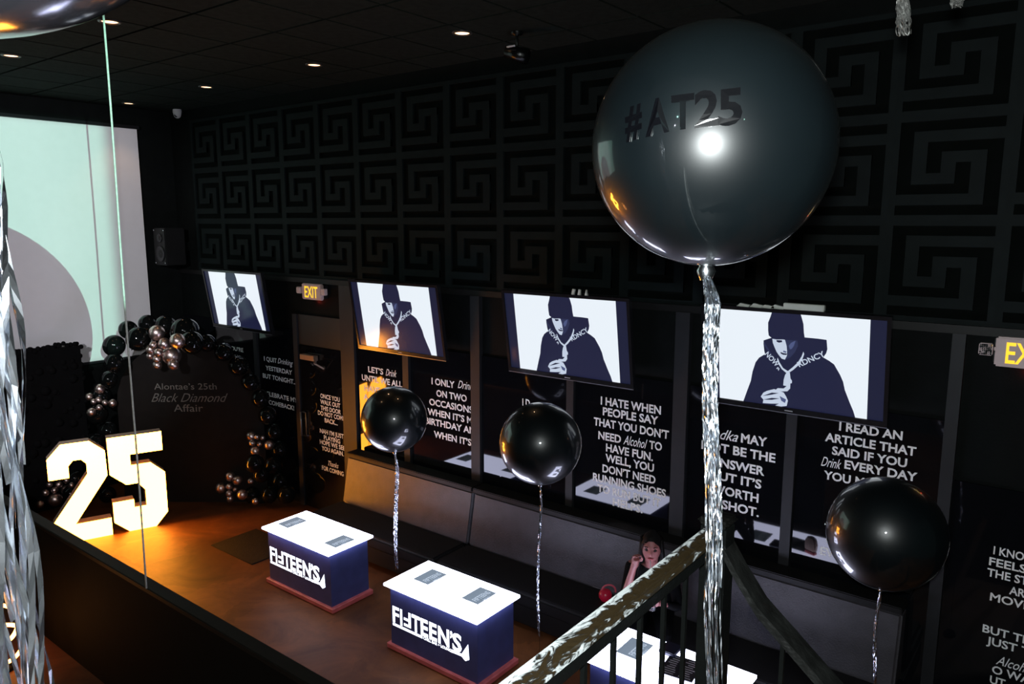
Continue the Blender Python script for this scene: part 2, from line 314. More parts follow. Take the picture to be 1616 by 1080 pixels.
def make_tv(cx, label):
    Hh = .794*SW; Wd = Hh * 16 / 9; iw = 1.18*SW
    t = thing('television', (cx*SW, 6.12*SW, wz(-1.496)), label, 'television', 'televisions tilted on the wall')
    t.rotation_euler[0] = math.atan2(.12, .785)
    W2 = Wd / 2; b = .028
    # frame as four bevelled bars and a back shell
    fr = MB()
    fr.box((-W2 - b, -.012, -b*1.6), (W2 + b, .035, 0)); fr.box((-W2 - b, -.012, Hh), (W2 + b, .035, Hh + b))
    fr.box((-W2 - b, -.012, 0), (-W2, .035, Hh)); fr.box((W2, -.012, 0), (W2 + b, .035, Hh)); fr.box((-W2, .006, 0), (W2, .035, Hh))
    fr.build('frame', mat('tv_frame', (.012, .012, .014), .16, noise=.1), t)
    MB().box((-W2 - b, -.014, -b*1.6), (W2 + b, -.0121, -b*1.6 + .006)).build('silver_trim', mat('tv_trim', (.30, .30, .33), .3, metal=.8, noise=.1), t)
    MB().box((-W2*.7, .0352, .12), (W2*.7, .075, Hh - .12)).build('back_shell', DARKP, t)
    MB().box((-.2, .075, Hh*.35), (.2, .09, Hh*.65)).tube([(0, .08, Hh*.6), (0, .20, Hh*.62)], .025, 8).build('wall_bracket', METALB, t)
    s = MB().box((-W2, 0, 0), (W2, .005, Hh)).build('screen', TVG, t)
    h = iw / 2
    MB().box((-h, -.0006, 0), (h, 0, Hh)).build('picture', TVW, s)
    for k, m, d in [('body', TVN, -.0010), ('face', TVP, -.0014), ('hand', TVP, -.0014), ('hoodedge', TVD, -.0014), ('shadow', TVD, -.0016), ('cheek', TVM, -.0018), ('brow', TVN, -.0018), ('nose', TVM, -.0018), ('mouth', TVN, -.0018),
                    ('finger1', TVN, -.0018), ('finger2', TVN, -.0018), ('finger3', TVM, -.0018), ('chainl', TVP, -.0018), ('chainr', TVP, -.0022), ('pendant', TVP, -.0026)]:
        MB().prism([(-h + u*iw, v*Hh) for u, v in FIG[k]], d, d + .0002).build('picture_' + k.rstrip('123lr') if k.startswith(('fing', 'chain')) else 'picture_' + k, m, s)
    def rot(u0, v0, u1, v1):
        ax = Vector(((u1-u0)*iw, (v1-v0)*Hh)); L = ax.length; ax.normalize(); ay = Vector((-ax.y, ax.x)); o = Vector((-h + u0*iw, v0*Hh))
        return L, lambda x, y, z: (o.x + ax.x*x + ay.x*z, y, o.y + ax.y*x + ay.y*z)
    L, fn = rot(.330, .545, .410, .425); mb = MB(); text_fit(mb, 'NOW', 0, L, 0, .042, -.0018, fn=fn); mb.build('picture_word', TVP, s)
    L, fn = rot(.568, .452, .735, .60); mb = MB(); text_fit(mb, 'RDNCY', 0, L, 0, .042, -.0018, fn=fn); mb.build('picture_word', TVP, s)
    L, fn = rot(.412, .41, .430, .385); mb = MB(); text_fit(mb, 'R', 0, L, 0, .018, -.0018, fn=fn); mb.build('picture_word', TVP, s)
    MB().box((-.03, -.0132, -.026), (.03, -.0122, -.018)).build('badge', mat('tv_badge', (.4, .4, .4), .4, noise=.1), t)
    return t
make_tv(-1.90, 'wall television above the I READ AN ARTICLE panel, white strip on top')
make_tv(-4.06, 'wall television above the I HATE WHEN panel')
make_tv(-6.425, 'wall television above the LET\'S Drink and I ONLY Drink panels')
make_tv(-9.69, 'wall television in the corner beyond the exit sign')
PAPER = mat('pale_paper', (.60, .64, .58), .7, noise=.1)
tag(bevel(MB().box((-1.95*SW, 5.985*SW, wz(-.680)), (-1.64*SW, 6.03*SW, wz(-.630))).build('paper_strip', PAPER), .004), 'flat white strip lying along the top edge of a television', 'strip')
mb = MB()
for k, xx in enumerate((-2.28, -2.17, -2.08, -2.0)): mb.prism([((xx - .05)*SW, wz(-.680)), ((xx + .05)*SW, wz(-.683)), ((xx + .06)*SW, wz(-.665)), ((xx - .02)*SW, wz(-.655 + .006*(k % 2)))], 5.99*SW, 6.02*SW)
tag(mb.build('torn_paper', PAPER), 'crumpled torn paper scrap on top of a television', 'paper')
for i, xx in enumerate((-3.93, -3.86, -3.78)):
    o = MB().prism([(-.012, 0), (.012, 0), (.022 - .01*i, .045), (-.002, .05)], -.01, .01).build('paper_scrap', PAPER, loc=(xx*SW, 5.995*SW, wz(-.680))); tag(o, 'tiny pale paper scrap on a television top edge', 'paper', 'paper scraps on the television')

# ================================================================== EXIT SIGNS
EXIT_BODY = mat('exit_body', (.62, .48, .48), .45, noise=.05)
EXIT_LIT = mat('exit_letters', (.6, .4, .02), .4, emit=(1, .62, .02), es=1.1, noise=.02)
def exit_sign(cx, z0, label, bling):
    cx *= SW; t = thing('exit_sign', (cx, D - .05, z0), label, 'exit sign'); t.scale = (SW, SW, SW)
    bevel(MB().box((-.2, -.055, 0), (.2, 0, .21)).build('housing', EXIT_BODY, t), .012)
    mb = MB(); text_fit(mb, 'EXIT', -.135, .135, .03, .150, -.0565, bold=.012); mb.build('letters', EXIT_LIT, t)
    MB().box((-.21, 0, .02), (.21, .05, .19)).build('mounting_plate', DARKP, t)
    lamp('exit_glow', 'POINT', (cx, D - .02, z0 + .24), .22, (1, .05, .03), shadow_soft_size=.02)
    lamp('exit_glow', 'POINT', (cx, D - .02, z0 - .03), .22, (1, .05, .03), shadow_soft_size=.02)
    for s in (-1, 1):
        h = bevel(MB().cbox((s * .255, -.045, .115), (.085, .05, .085)).box((s*.205 - .012, -.03, .10), (s*.205 + .012, -.015, .14)).build('lamp_head', EXIT_BODY, t), .014)
        if bling:
            gm = MB(); R = random.Random(3)
            for a in range(6):
                for c in range(6):
                    x, z = s*.255 - .032 + a*.0128, .083 + c*.0128; k = R.uniform(.004, .007)
                    gm.add([(x-k, -.071, z-k), (x+k, -.071, z-k), (x+k, -.071, z+k), (x-k, -.071, z+k), (x + R.uniform(-.003, .003), -.078, z + R.uniform(-.003, .003))], [(0,1,4), (1,2,4), (2,3,4), (3,0,4)])
            gm.build('rhinestones', mat('rhinestone', (.85, .85, .9), .06, metal=1, noise=.1), h)['kind'] = 'stuff'
        else:
            MB().lathe([(.001, -.004), (.03, -.003), (.034, .0)], 16).build('lens', mat('lens', (.8, .75, .72), .1, noise=.05), h)
            l = h.children[0]; l.rotation_euler[0] = math.pi/2; l.location = (s*.255, -.071, .115)
    return t
exit_sign(-8.155, wz(-1.012), 'small lit exit sign with two round lamp heads over the lettered door', False)
exit_sign(-.333, wz(-1.0), 'lit exit sign with rhinestone covered lamp heads', True)

# ================================================================== BENCH
for k, (a, b) in enumerate([(-6.88, -4.89), (-4.89, -2.88), (-2.88, -.871)]):
    lb = ['black banquette section at the exit door end of the wall bench', 'black banquette section in the middle of the wall bench', 'black banquette section at the railing end of the wall bench'][k]
    t = thing('banquette', ((a + b)/2, 5.235, 0), lb, 'bench', 'banquette sections along the wall')
    L = (b - a)/2 - .006
    bevel(MB().box((-L, -.16, .10), (L, .56, .29)).build('base', LEATHD, t), .01)
    bevel(MB().box((-L, -.20, .29), (L, .30, .43)).build('seat_cushion', SEATM, t), .03, 3)
    # leaning padded back
    mb = MB(); mb.add([(-L, .305, .40), (L, .305, .40), (L, .41, .945), (-L, .41, .945), (-L, .56, .40), (L, .56, .40), (L, .56, .945), (-L, .56, .945)], [(0,1,2,3), (5,4,7,6), (4,0,3,7), (1,5,6,2), (3,2,6,7), (4,5,1,0)])
    bevel(mb.build('backrest', LEATH, t), .02, 3)
    bevel(MB().box((-L, .385, .946), (L, .58, .997)).build('top_rail', LEATHD, t), .008)
    for s in (-1, 1): MB().box((s*L*.9 - .04, -.12, 0), (s*L*.9 + .04, .5, .10)).build('plinth', LEATHD, t)

# ================================================================== LIGHT BOX TABLES
TOPW = mat('lit_acrylic', (.8, .8, .8), .25, emit=(.70, .73, 1), es=11.5, noise=.01)
LOGO = mat('lit_logo', (.8, .8, .8), .4, emit=(.86, .92, 1), es=3.0, noise=.01)
BODY = mat('table_bloom_blue', (.055, .065, .19), .32, noise=.2)  # navy base stands in for blue bloom spilling off the lit top
PLIN = mat('plinth_red_glow', (.40, .10, .10), .4, emit=(1, .10, .13), es=.03, noise=.3, nscale=12)  # reddish plate; red light at the base put into colour and emission
PRT = mat('top_print_grey', (.25, .28, .33), .5, emit=(.42, .55, .72), es=.42, noise=.05)
PRL = mat('top_print_pale', (.5, .5, .55), .5, emit=(.6, .72, .9), es=.75, noise=.05)
def make_table(x0, y0, prints, label):
    W_, Dp, Ht = 1.06, .555, .617
    t = thing('light_table', (x0, y0, 0), label, 'table', 'glowing box tables on the club floor')
    MB().box((0, 0, Ht - .022), (W_, Dp, Ht)).build('table_top', TOPW, t)
    tt = t.children[0]
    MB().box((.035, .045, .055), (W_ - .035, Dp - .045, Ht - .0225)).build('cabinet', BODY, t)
    bevel(MB().box((-.005, .02, .005), (W_ + .005, Dp - .02, .055)).build('plinth', PLIN, t), .008, 1)
    for px in (.1, W_ - .1):
        for py in (.1, Dp - .1): MB().lathe([(.03, 0), (.03, .005)], 10, (px, py, 0)).build('foot', DARKP, t)
    for (ax, ay) in prints:
        p = MB().box((ax, ay, Ht + .0001), (ax + .182, ay + .245, Ht + .0008)).build('printed_square', PRT, tt)
        tm = MB()
        text_fit(tm, 'FIFTEENS', .0, .19, .0, .055, 0); text_fit(tm, 'MENU', .05, .14, -.05, .03, 0)
        tm.v = [(ax + .14 - z_, ay + .03 + x_, Ht + .0012) for x_, y_, z_ in tm.v]
        tm.build('print_lettering', PRL, tt)
    # glowing sign on the front
    lg = MB(); zf = .413 - .15; y = .0438; cap = .15; xs = .058
    text_fit(lg, 'F', xs, xs + .080, zf, cap, y, bold=.02); text_fit(lg, 'I', xs + .094, xs + .118, zf, cap, y, bold=.02)
    xa, xb_ = xs + .138, xs + .222
    text_fit(lg, 'F', xa, xb_, zf, cap * .92, y, bold=.015, fn=lambda x, yy, z: (xa + xb_ - x, yy, 2*zf + cap * .95 - z))
    for k, (ch, u0, u1) in enumerate([('T', .235, .33), ('E', .34, .425), ('E', .44, .525), ('N', .54, .665), ('\u2019', .675, .70), ('S', .70, .80)]):
        text_fit(lg, ch, xs + u0, xs + u1, zf, cap, y, bold=.03)
    lg.box((xs, y - .001, zf - .034), (xs + .36, y, zf - .012))
    lg.prism([(xs + .70, zf - .008), (xs + .80, zf - .008), (xs + .87, zf + .10), (xs + .88, zf - .03), (xs + .84, zf - .055), (xs + .80, zf - .03), (xs + .70, zf - .034)], y - .001, y)
    text_fit(lg, 'CHILL BAR + LOUNGE', xs + .37, xs + .70, zf - .036, .026, y)
    lg.build('lit_sign', LOGO, t)
    return t
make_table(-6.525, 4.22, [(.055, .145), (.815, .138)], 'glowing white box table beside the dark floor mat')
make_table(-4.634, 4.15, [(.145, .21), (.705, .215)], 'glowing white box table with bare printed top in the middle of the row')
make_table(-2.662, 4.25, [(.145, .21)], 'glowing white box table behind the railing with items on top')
# things on the third table
TZ = .6175
o = MB().box((-.065, -.075, 0), (.065, .075, .03)).build('square_tray', mat('navy_plastic', (.02, .022, .05), .3, noise=.2), loc=(-2.20, 4.71, TZ)); bevel(o, .006); tag(o, 'small dark square tray on the glowing table behind the railing', 'tray')
t = thing('menu_card', (-2.05, 4.56, TZ), 'black printed menu card lying on the glowing table', 'menu', rz=.12)
MB().box((-.12, -.13, 0), (.12, .13, .006)).build('card', mat('menu_black', (.014, .014, .022), .4, noise=.2), t)
mb = MB(); R = random.Random(5)
for k in range(9):
    for cx in (-.06, .055): mb.box((cx - R.uniform(.02, .045), -.11 + k*.026, .0061), (cx + R.uniform(.02, .045), -.102 + k*.026, .0068))
mb.build('print_lines', mat('menu_print', (.6, .58, .68), .6, noise=.05), t)
t = thing('cream_pouch', (-1.90, 4.70, TZ + .0), 'cream pouch with slotted handle and red base on the glowing table', 'pouch', rz=.35)
body = [(-.055, .03), (.055, .03), (.062, .10), (.05, .15), (.03, .17), (-.03, .17), (-.05, .15), (-.062, .10)]
bevel(MB().prism(body, -.025, .025).build('pouch_body', mat('cream_vinyl', (.75, .52, .44), .4, noise=.1), t), .012)
bevel(MB().box((-.052, -.024, 0), (.052, .024, .031)).build('red_base', mat('red_vinyl', (.5, .03, .05), .4, noise=.1), t), .006)
MB().box((-.028, -.0262, .135), (.028, -.0252, .148)).build('handle_slot', LEATHD, t)
for s in (-.02, .012): MB().tube([(s, -.028, .045), (s - .004, -.031, .07), (s + .003, -.028, .10)], [.008, .011, .007], 8).build('tassel', mat('cream_vinyl'), t, True)

# ================================================================== MARQUEE NUMBERS
LED = mat('warm_lit_face', (.8, .7, .5), .4, emit=(1, .33, .026), es=34.0, noise=.02)
SIDE = mat('number_side', (.72, .50, .40), .5, noise=.1)
P2 = [(-.285,.26),(-.285,0),(.305,0),(.305,.212),(-.066,.212),(.300,.741),(.295,1.044),(.142,1.185),(-.148,1.185),(-.293,1.026),(-.293,.780),(-.087,.780),(-.087,.918),(-.036,.978),(.045,.978),(.096,.92),(.096,.794)]
P5 = [(.322,1.185),(.912,1.185),(.912,.951),(.554,.951),(.554,.818),(.769,.818),(.922,.67),(.922,.16),(.782,0),(.489,0),(.331,.143),(.331,.391),(.559,.391),(.559,.290),(.692,.290),(.692,.488),(.618,.585),(.491,.585),(.325,.736)]
for nm, P_, lb in (('2', P2, 'tall glowing marquee numeral two standing on the floor'), ('5', P5, 'tall glowing marquee numeral five standing on the floor')):
    t = thing('marquee_number', (-9.139, 3.55, 0), lb, 'light-up number', rz=math.atan2(.943, .333))
    MB().prism(P_, .004, .16).build('number_box', SIDE, t)
    q = MB(); n_ = len(P_); c = P_ if sum(P_[i][0]*P_[(i+1)%n_][1]-P_[(i+1)%n_][0]*P_[i][1] for i in range(n_)) > 0 else P_[::-1]
    q.prism(c, 0, .0038).build('lit_face', LED, t)

# ================================================================== PROJECTION SCREEN, PROJECTOR
t = thing('projection_screen', (XB + .03, 2.538, wz(-2.02)), 'big white projection screen on the end wall', 'projection screen')
MB().box((0, -2.819, 0), (.02, 2.819, 3.155)).build('fabric', mat('screen_cloth', (.80, .78, .80), .8, noise=.02), t)
SB = MB().box((-.02, -2.84, 3.156), (.05, 2.84, 3.20)).build('top_rail', DARKP, t); MB().box((-.02, -2.84, -.03), (.05, 2.84, -.001)).build('bottom_bar', DARKP, t)
t = thing('projector', PROJ, 'black video projector hung from the ceiling', 'projector')
def at_plane(Yt, Zt, xx):      # where the line lamp->(XB+.05,Yt,Zt) crosses x = xx
    k = (xx - PROJ.x) / (XB + .05 - PROJ.x); return PROJ.y + (Yt - PROJ.y)*k, PROJ.z + (Zt - PROJ.z)*k
ax = PROJ.x - .18
y1_, z1_ = at_plane(5.27*SW, wz(1.40), ax - .012); y0_, z0_ = at_plane(-.35, wz(-2.05), ax - .012)
h = MB(); bx0, bx1, by0, by1, bz0, bz1 = ax - .012, PROJ.x + .25, PROJ.y - .18, PROJ.y + .24, PROJ.z - .16, PROJ.z + .16
h.box((bx0, by0, bz0), (ax, by1, z0_)); h.box((bx0, by0, z1_), (ax, by1, bz1)); h.box((bx0, by0, z0_), (ax, y0_, z1_)); h.box((bx0, y1_, z0_), (ax, by1, z1_))
h.box((ax, by0, bz0), (bx1, by0 + .01, bz1)); h.box((ax, by1 - .01, bz0), (bx1, by1, bz1)); h.box((ax, by0, bz0), (bx1, by1, bz0 + .01)); h.box((ax, by0, bz1 - .01), (bx1, by1, bz1)); h.box((bx1 - .01, by0, bz0), (bx1, by1, bz1))
h.v = [(a - PROJ.x, b - PROJ.y, c - PROJ.z) for a, b, c in h.v]; h.build('housing', LEATHD, t)
MB().tube([(.05, 0, .16), (.05, 0, ZC - PROJ.z)], .025, 10).build('ceiling_pole', METALB, t)

t = thing('added_wash_spotlight', WASH, 'added unseen wash spotlight that lifts the grey of the projection screen', 'spotlight')
wd_ = WDIR.normalized()
MB().tube([-wd_*.25, wd_*.12], [.09, .12], 18, cap=False).build('can', METALB, t, True)
MB().tube([-wd_*.12 + Vector((0, 0, .10)), Vector((-wd_.x*.12, -wd_.y*.12, ZC - WASH.z))], .015, 8).build('hanger', METALB, t, True)
# ================================================================== BACKDROP AND BALLOONS
BD0 = Vector((-9.2, 5.0, 0)); bdir = Vector((math.cos(YAW), math.sin(YAW), 0)); bn = Vector((math.sin(YAW), -math.cos(YAW), 0))   # bn faces the camera
def bd(s, z, out=0): return BD0 + bdir * s + bn * out + Vector((0, 0, z))
t = thing('backdrop_panel', BD0, 'arched black backdrop panel lettered Black Diamond Affair', 'backdrop', rz=YAW)
arch = [(-.95, .02), (.95, .02), (.95, 1.35)] + [(.95*math.cos(a), 1.35 + .85*math.sin(a)) for a in [math.pi*k/16 for k in range(1, 16)]] + [(-.95, 1.35)]
MB().prism(arch, 0, .03).build('panel', mat('backdrop_black', (.010, .008, .007), .6, spec=.2, noise=.3), t)
for s in (-.7, .7): MB().box((s - .2 if s < 0 else s - .02, .0, 0), (s + .02 if s < 0 else s + .2, .3, .02)).build('foot', METALB, t)
mb = MB()
text_fit(mb, 'Alontae\u2019s 25th', -.45, .36, 1.55, .085, -.002, bold=0)
text_fit(mb, 'Black Diamond', -.50, .50, 1.385, .12, -.002, bold=-.006, shear=.5)
text_fit(mb, 'Affair', -.215, .165, 1.255, .10, -.002, bold=.0)
mb.build('lettering', mat('dull_silver_letters', (.20, .19, .17), .45, noise=.1), t)
for s in (-.9, .9): MB().tube([(s, .06, 0), (s, .06, 1.6)], .015, 8).build('stand_pole', METALB, t)
PXM = FPX / 9.75       # pixels per metre at the backdrop
ico = {}; placed = []
CAM0 = Vector((0, 0, CAMZ))
def balloon(s, z, rpx, out, m, key, label, group):
    """hang a balloon in the garland in front of the panel point (s, z), moving it out along the sight line until it only touches its neighbours"""
    if key not in ico: ico[key] = sphere_mesh(key, 1, m, 24, 16)
    base = bd(s, z) - CAM0; L0 = base.length
    for k in range(60):
        f = (L0 - out - .02*k) / L0; p = CAM0 + base*f; r = rpx / PXM * f
        if p.z < r*1.06: p.z = r*1.06 + .002
        dpan = (p - BD0).dot(bn); sp = (p - BD0).dot(bdir)
        if abs(sp) < .96 + r*1.1 and p.z < 2.22 + r*1.1 and dpan < r*1.1: continue
        if p.x - r*1.1 < XB + .42 and p.y - r*1.1 < 4.36: continue
        if all((p - q).length > 1.05*(r + rq) for q, rq in placed): break
    placed.append((p.copy(), r))
    o = put(key, ico[key], None, p); o.scale = (r, r, r*1.04); o.rotation_euler = (random.uniform(-.8, .8), random.uniform(-.8, .8), random.uniform(0, 6))
    o['label'] = label; o['category'] = 'balloon'; o['group'] = group; return o
LBK, GBK = 'large black balloon in the garland along the top of the lettered backdrop', 'black balloons at the backdrop top'
for s, z, r, out in [(-.926,2.126,16.7,.0),(-.727,2.332,14.2,-.1),(-.607,2.215,18.3,.1),(-.47,2.407,14.2,-.1),(-.243,2.38,16.7,-.1),(-.004,2.311,21.7,-.1),(.075,2.164,18,.05),(-.945,1.9,15,.0)]:
    balloon(s, z, r, out, BLKB, 'black_balloon', LBK, GBK)
R = random.Random(11)
LB2, GB2 = 'black balloon in the garland down the door side of the lettered backdrop', 'black balloons down the door side'
for s, z in [(.27,2.16),(.48,2.04),(.66,1.86),(.80,1.65),(.92,1.43),(1.0,1.20),(1.08,.98),(1.14,.74),(1.04,.52),(1.12,.30),(.88,.40),(.97,.12),(.74,.12),(.80,.55),(1.20,.12)]:
    balloon(s, z, R.uniform(12.5, 15.5), -.05, BLKB, 'black_balloon', LB2, GB2)
LB3, GB3 = 'black balloon in the garland down the screen side of the lettered backdrop', 'black balloons down the screen side'
for s, z in [(-1.03,1.68),(-1.15,1.46),(-1.22,1.22),(-1.10,1.0),(-1.28,.84),(-1.14,.62),(-1.36,.50),(-1.58,.34),(-1.20,.34),(-1.42,.14),(-1.66,.13),(-1.18,.12)]:
    balloon(s, z, R.uniform(13, 16), -.05, BLKB, 'black_balloon', LB3, GB3)
def cluster(lst, out, label, group):
    for s, z, r in sorted(lst, key=lambda q: q[2]*-1): balloon(s, z, r, out, CHROME, 'chrome_balloon', label, group)
cluster([(-.364,2.291,12),(-.461,2.078,7.5),(-.424,2.135,5.8),(-.36,2.035,6.7),(-.389,1.953,6.3),(-.388,1.87,6.7),(-.47,1.99,5.8),(-.279,2.153,9.2),(-.107,2.188,11.7),(-.195,1.995,14.2),(-.182,1.878,8.3)], .30, 'chrome balloon in the cluster at the top of the backdrop garland', 'chrome cluster on top of the backdrop')
cluster([(-1.159,1.556,7.5),(-1.305,1.451,5.8),(-1.255,1.385,4.7),(-1.185,1.41,5.3),(-1.106,1.373,4.7),(-1.01,1.366,6.3),(-1.19,1.31,4.7),(-1.295,1.246,6.7)], .10, 'chrome balloon in the small cluster above the glowing numeral two', 'chrome cluster above the numeral two')
cluster([(.772,.925,7.6),(.847,.913,3.9),(.921,.901,3.9),(.779,.829,4.9),(.876,.817,4.4),(.813,.721,8.3),(1.003,.805,7.6)], .10, 'chrome balloon in the upper cluster at the door side of the backdrop', 'upper chrome cluster by the door')
cluster([(.463,.372,7.6),(.559,.317,7.6),(.331,.213,8.3),(.443,.232,5.3),(.52,.193,4.2),(.437,.134,5.3),(.447,.07,6.2),(.611,.12,8.3),(.78,.03,5.8),(.735,.305,5.4)], .12, 'chrome balloon in the cluster low down near the floor beside the backdrop', 'low chrome cluster beside the backdrop')
def on_bd(x_, y_):
    r_ = ray(x_, y_); t_ = (BD0 - CAM0).dot(bn) / r_.dot(bn); q = CAM0 + r_*t_ - BD0; return q.dot(bdir), q.z
cluster([(*on_bd(x_, y_), r) for x_, y_, r in [(78,765,4.6),(93,765,5.6),(105,759,4.5),(72,778,5.5),(86,774,5.1),(104,773,7),(87,789,10.2),(63,796,6),(113,766,4.5)]], .05, 'chrome balloon in the cluster behind the glowing numeral two', 'chrome cluster behind the numeral two')
# lumpy black panel in front of the projection screen
t = thing('lumpy_panel', (XB + .28, 3.453, 0), 'tall black panel with lumpy ragged edges in front of the projection screen', 'panel')
MB().box((-.05, -.9, 0), (.05, .80, 2.09)).build('board', CLOTH, t)
mb = MB(); R = random.Random(2)
def lump(y, z, r):
    k = len(mb.v); prof = [(max(r*math.sin(math.pi*i/6), 1e-4), -r*math.cos(math.pi*i/6)) for i in range(7)]
    mb.lathe(prof, 8, (R.uniform(-.03, .04), y, z))
for k in range(40): lump(-.9 + k*.0432, 2.09 + R.uniform(-.01, .025) + (.03 if k > 32 else 0), R.uniform(.028, .05))
for k in range(34): lump(.80 + R.uniform(-.02, .025), .06 + k*.061, R.uniform(.03, .05))
for k in range(240): lump(R.uniform(-.85, .75), R.uniform(.1, 2.05), R.uniform(.04, .07))
mb.build('ruffles', CLOTH, t, True)['kind'] = 'stuff'

# ================================================================== BIG BALLOONS WITH TINSEL TAILS
def tinsel(path, width, n, seed, strand=.004, wob=.5, cr=.014, thin=False):
    R = random.Random(seed); mb = MB(); path = [Vector(p) for p in path]
    tot = sum((path[i+1]-path[i]).length for i in range(len(path)-1)); N = max(12, int(tot / cr))
    def P(u):
        u = u * (len(path) - 1); i = min(int(u), len(path) - 2); return path[i].lerp(path[i+1], u - i)
    for k in range(n):
        a0 = R.uniform(0, 6.28); rad = width * math.sqrt(R.random()); u1 = R.uniform(.50, 1.0) if k % 3 else 1.0
        if thin: u1 = R.uniform(.40, .75) if k % 4 else 1.0
        ph = R.uniform(0, 6.28); tw = R.uniform(2, 9); f1, f2 = R.uniform(3, 7), R.uniform(9, 15); vs = []; fs = []; an = ph
        for i in range(N + 1):
            u = u1 * i / N; c = P(u); sp = min(1, u * 6 + .25)
            x = math.cos(a0)*rad*sp + wob*width*.4*math.sin(f1*u + ph); y = math.sin(a0)*rad*sp + wob*width*.4*math.cos(f2*u + ph)
            an += R.uniform(-.9, .9)*(1 if cr < .02 else .6); a = an; w_ = strand/2
            q = Vector((c.x + x, c.y + y, c.z)); d_ = Vector((math.cos(a)*w_, math.sin(a)*w_, R.uniform(-.6, .6)*w_)); vs += [q - d_, q + d_]
            if i: fs.append((2*i-2, 2*i-1, 2*i+1, 2*i))
        mb.add(vs, fs)
    return mb
def bubble(c, r, tail, label, weight=True, twidth=.02, nstr=30, seed=1, name='bubble_balloon', m=None, seg=64, strand=.004, cr=.014, thin=False):
    t = thing(name, c, label, 'balloon')
    put('envelope', sphere_mesh('envelope', r, m or BUBB, seg, seg * 5 // 8), t)
    mb = MB(); mb.lathe([(.012, -.02), (.02, 0), (.012, .015)], 12); mb.build('neck_tie', FOIL, t, True, (0, 0, -r - .01))
    tb = tinsel([Vector(p) - Vector(c) for p in tail], twidth, nstr, seed, strand, cr=cr, thin=thin); tb.build('tinsel_tail', FOIL, t)['kind'] = 'stuff'
    if weight:
        e = Vector(tail[-1]); MB().tube([e - Vector(c), Vector((e.x - c[0], e.y - c[1], .06 - c[2]))], .0012, 5).build('cord', LEATHD, t)
        MB().lathe([(.001, 0), (.045, 0), (.05, .012), (.03, .05), (.001, .062)], 16).build('weight', LEATHD, t, True, (e.x - c[0], e.y - c[1], -c[2]))
    return t
# the big one beside the railing post
cB = dep(1122, 232, .24 * FPX / 187); zb = cB.z - .24
dB = .24 * FPX / 187
tail = [dep(1125, 430, dB*1.0), dep(1127, 480, dB), dep(1122, 560, dB), dep(1122, 660, dB), dep(1127, 760, dB*.99), dep(1128, 860, dB*.98), dep(1124, 960, dB*.97), dep(1127, 1085, dB*.96), dep(1128, 1250, dB*.95)]
tail[0] = cB + Vector((0, 0, -.25))
big = bubble(cB, .24, tail, 'large dark bubble balloon lettered #AT25 floating above the railing post', False, .016, 70, 4, seg=96, strand=.0030, thin=True)
# lettering wrapped on the balloon, reading across the upper part of the side that faces the room
mb = MB(); raws = []
toc = (Vector((0, 0, CAMZ)) - cB).normalized(); bx = Vector((0, 0, 1)).cross(toc).normalized(); bz = toc.cross(bx)
def wrap(px, py, h):     # photo pixel on the balloon -> balloon surface
    d_ = ray(px, py).normalized(); o_ = Vector((0, 0, CAMZ)) - cB; b_ = o_.dot(d_); c_ = o_.dot(o_) - .24**2; t_ = -b_ - math.sqrt(max(b_*b_ - c_, 1e-6))
    q = (o_ + d_*t_).normalized(); return q * (.24 + h)
LW = [('#', 988, 1014, 226, 172), ('A', 1020, 1057, 217, 160), ('T', 1060, 1096, 207, 152), ('2', 1096, 1135, 203, 145), ('5', 1133, 1171, 201, 143)]
for ch, xa, xb2, yb, yt in LW:
    v, f = text_raw(ch, .03)
    a = min(p[0] for p in v); b = max(p[0] for p in v); lo = min(p[1] for p in v); hi = max(p[1] for p in v)
    vs = []
    for p in v:
        u = (p[0]-a)/(b-a); vv = (p[1]-lo)/(hi-lo); vs.append(wrap(xa + (xb2-xa)*u, yb - 9*u*(1 if ch in '#A' else .5) + (yt-yb)*vv, .0015))
    mb.add(vs, f)
lt = mb.build('lettering', mat('gloss_vinyl_letters', (.0016, .0018, .0026), .22, spec=.45, coat=1, noise=.1), big)
sm = lt.modifiers.new('thickness', 'SOLIDIFY'); sm.thickness = .0012; sm.offset = 1
# three balloons over the tables
for (x_, y_, rp, ye, xe, lb, sd) in [(622, 662, 52, 896, 623, 'dark bubble balloon in front of the LET\'S Drink panel, tail hanging behind a table', 1), (853, 700, 65, 1005, 857, 'dark bubble balloon between the I ONLY and I HATE WHEN panels', 2), (1398, 842, 88, 1110, 1388, 'dark bubble balloon in front of the I READ AN ARTICLE panel', 3)]:
    d_ = .30 * FPX / rp; c_ = dep(x_, y_, d_)
    e_ = onY(xe, ye, c_.y); e_.x = c_.x + (.0 if sd != 3 else .0)
    pts = [c_ + Vector((0, 0, -.31))]
    for k in range(1, 9):
        u = k / 8; pts.append(Vector((c_.x + .012*math.sin(5*u + sd), c_.y + .01*math.cos(4*u), (c_.z - .31)*(1-u) + e_.z*u)))
    bubble(c_, .30, pts, lb, True, [.016, .009, .010][sd-1], [34, 16, 14][sd-1], sd + 10, strand=.006)
# giant one close by at the upper left, mostly out of the picture
cT = Vector((-1.027, .294, CAMZ + .547)); dT = 1.0
tl = [cT + Vector((.004*math.sin(k), 0, -.35 - .11*k)) for k in range(10)]
bubble(cT, .343, tl, 'dark shiny balloon close by with a thick silver tinsel tail', False, .047, 110, 21, strand=.007, cr=.035, thin=True, m=mat('smoky_balloon', (.10, .10, .12), .12, metal=.85, noise=.2, nscale=3))
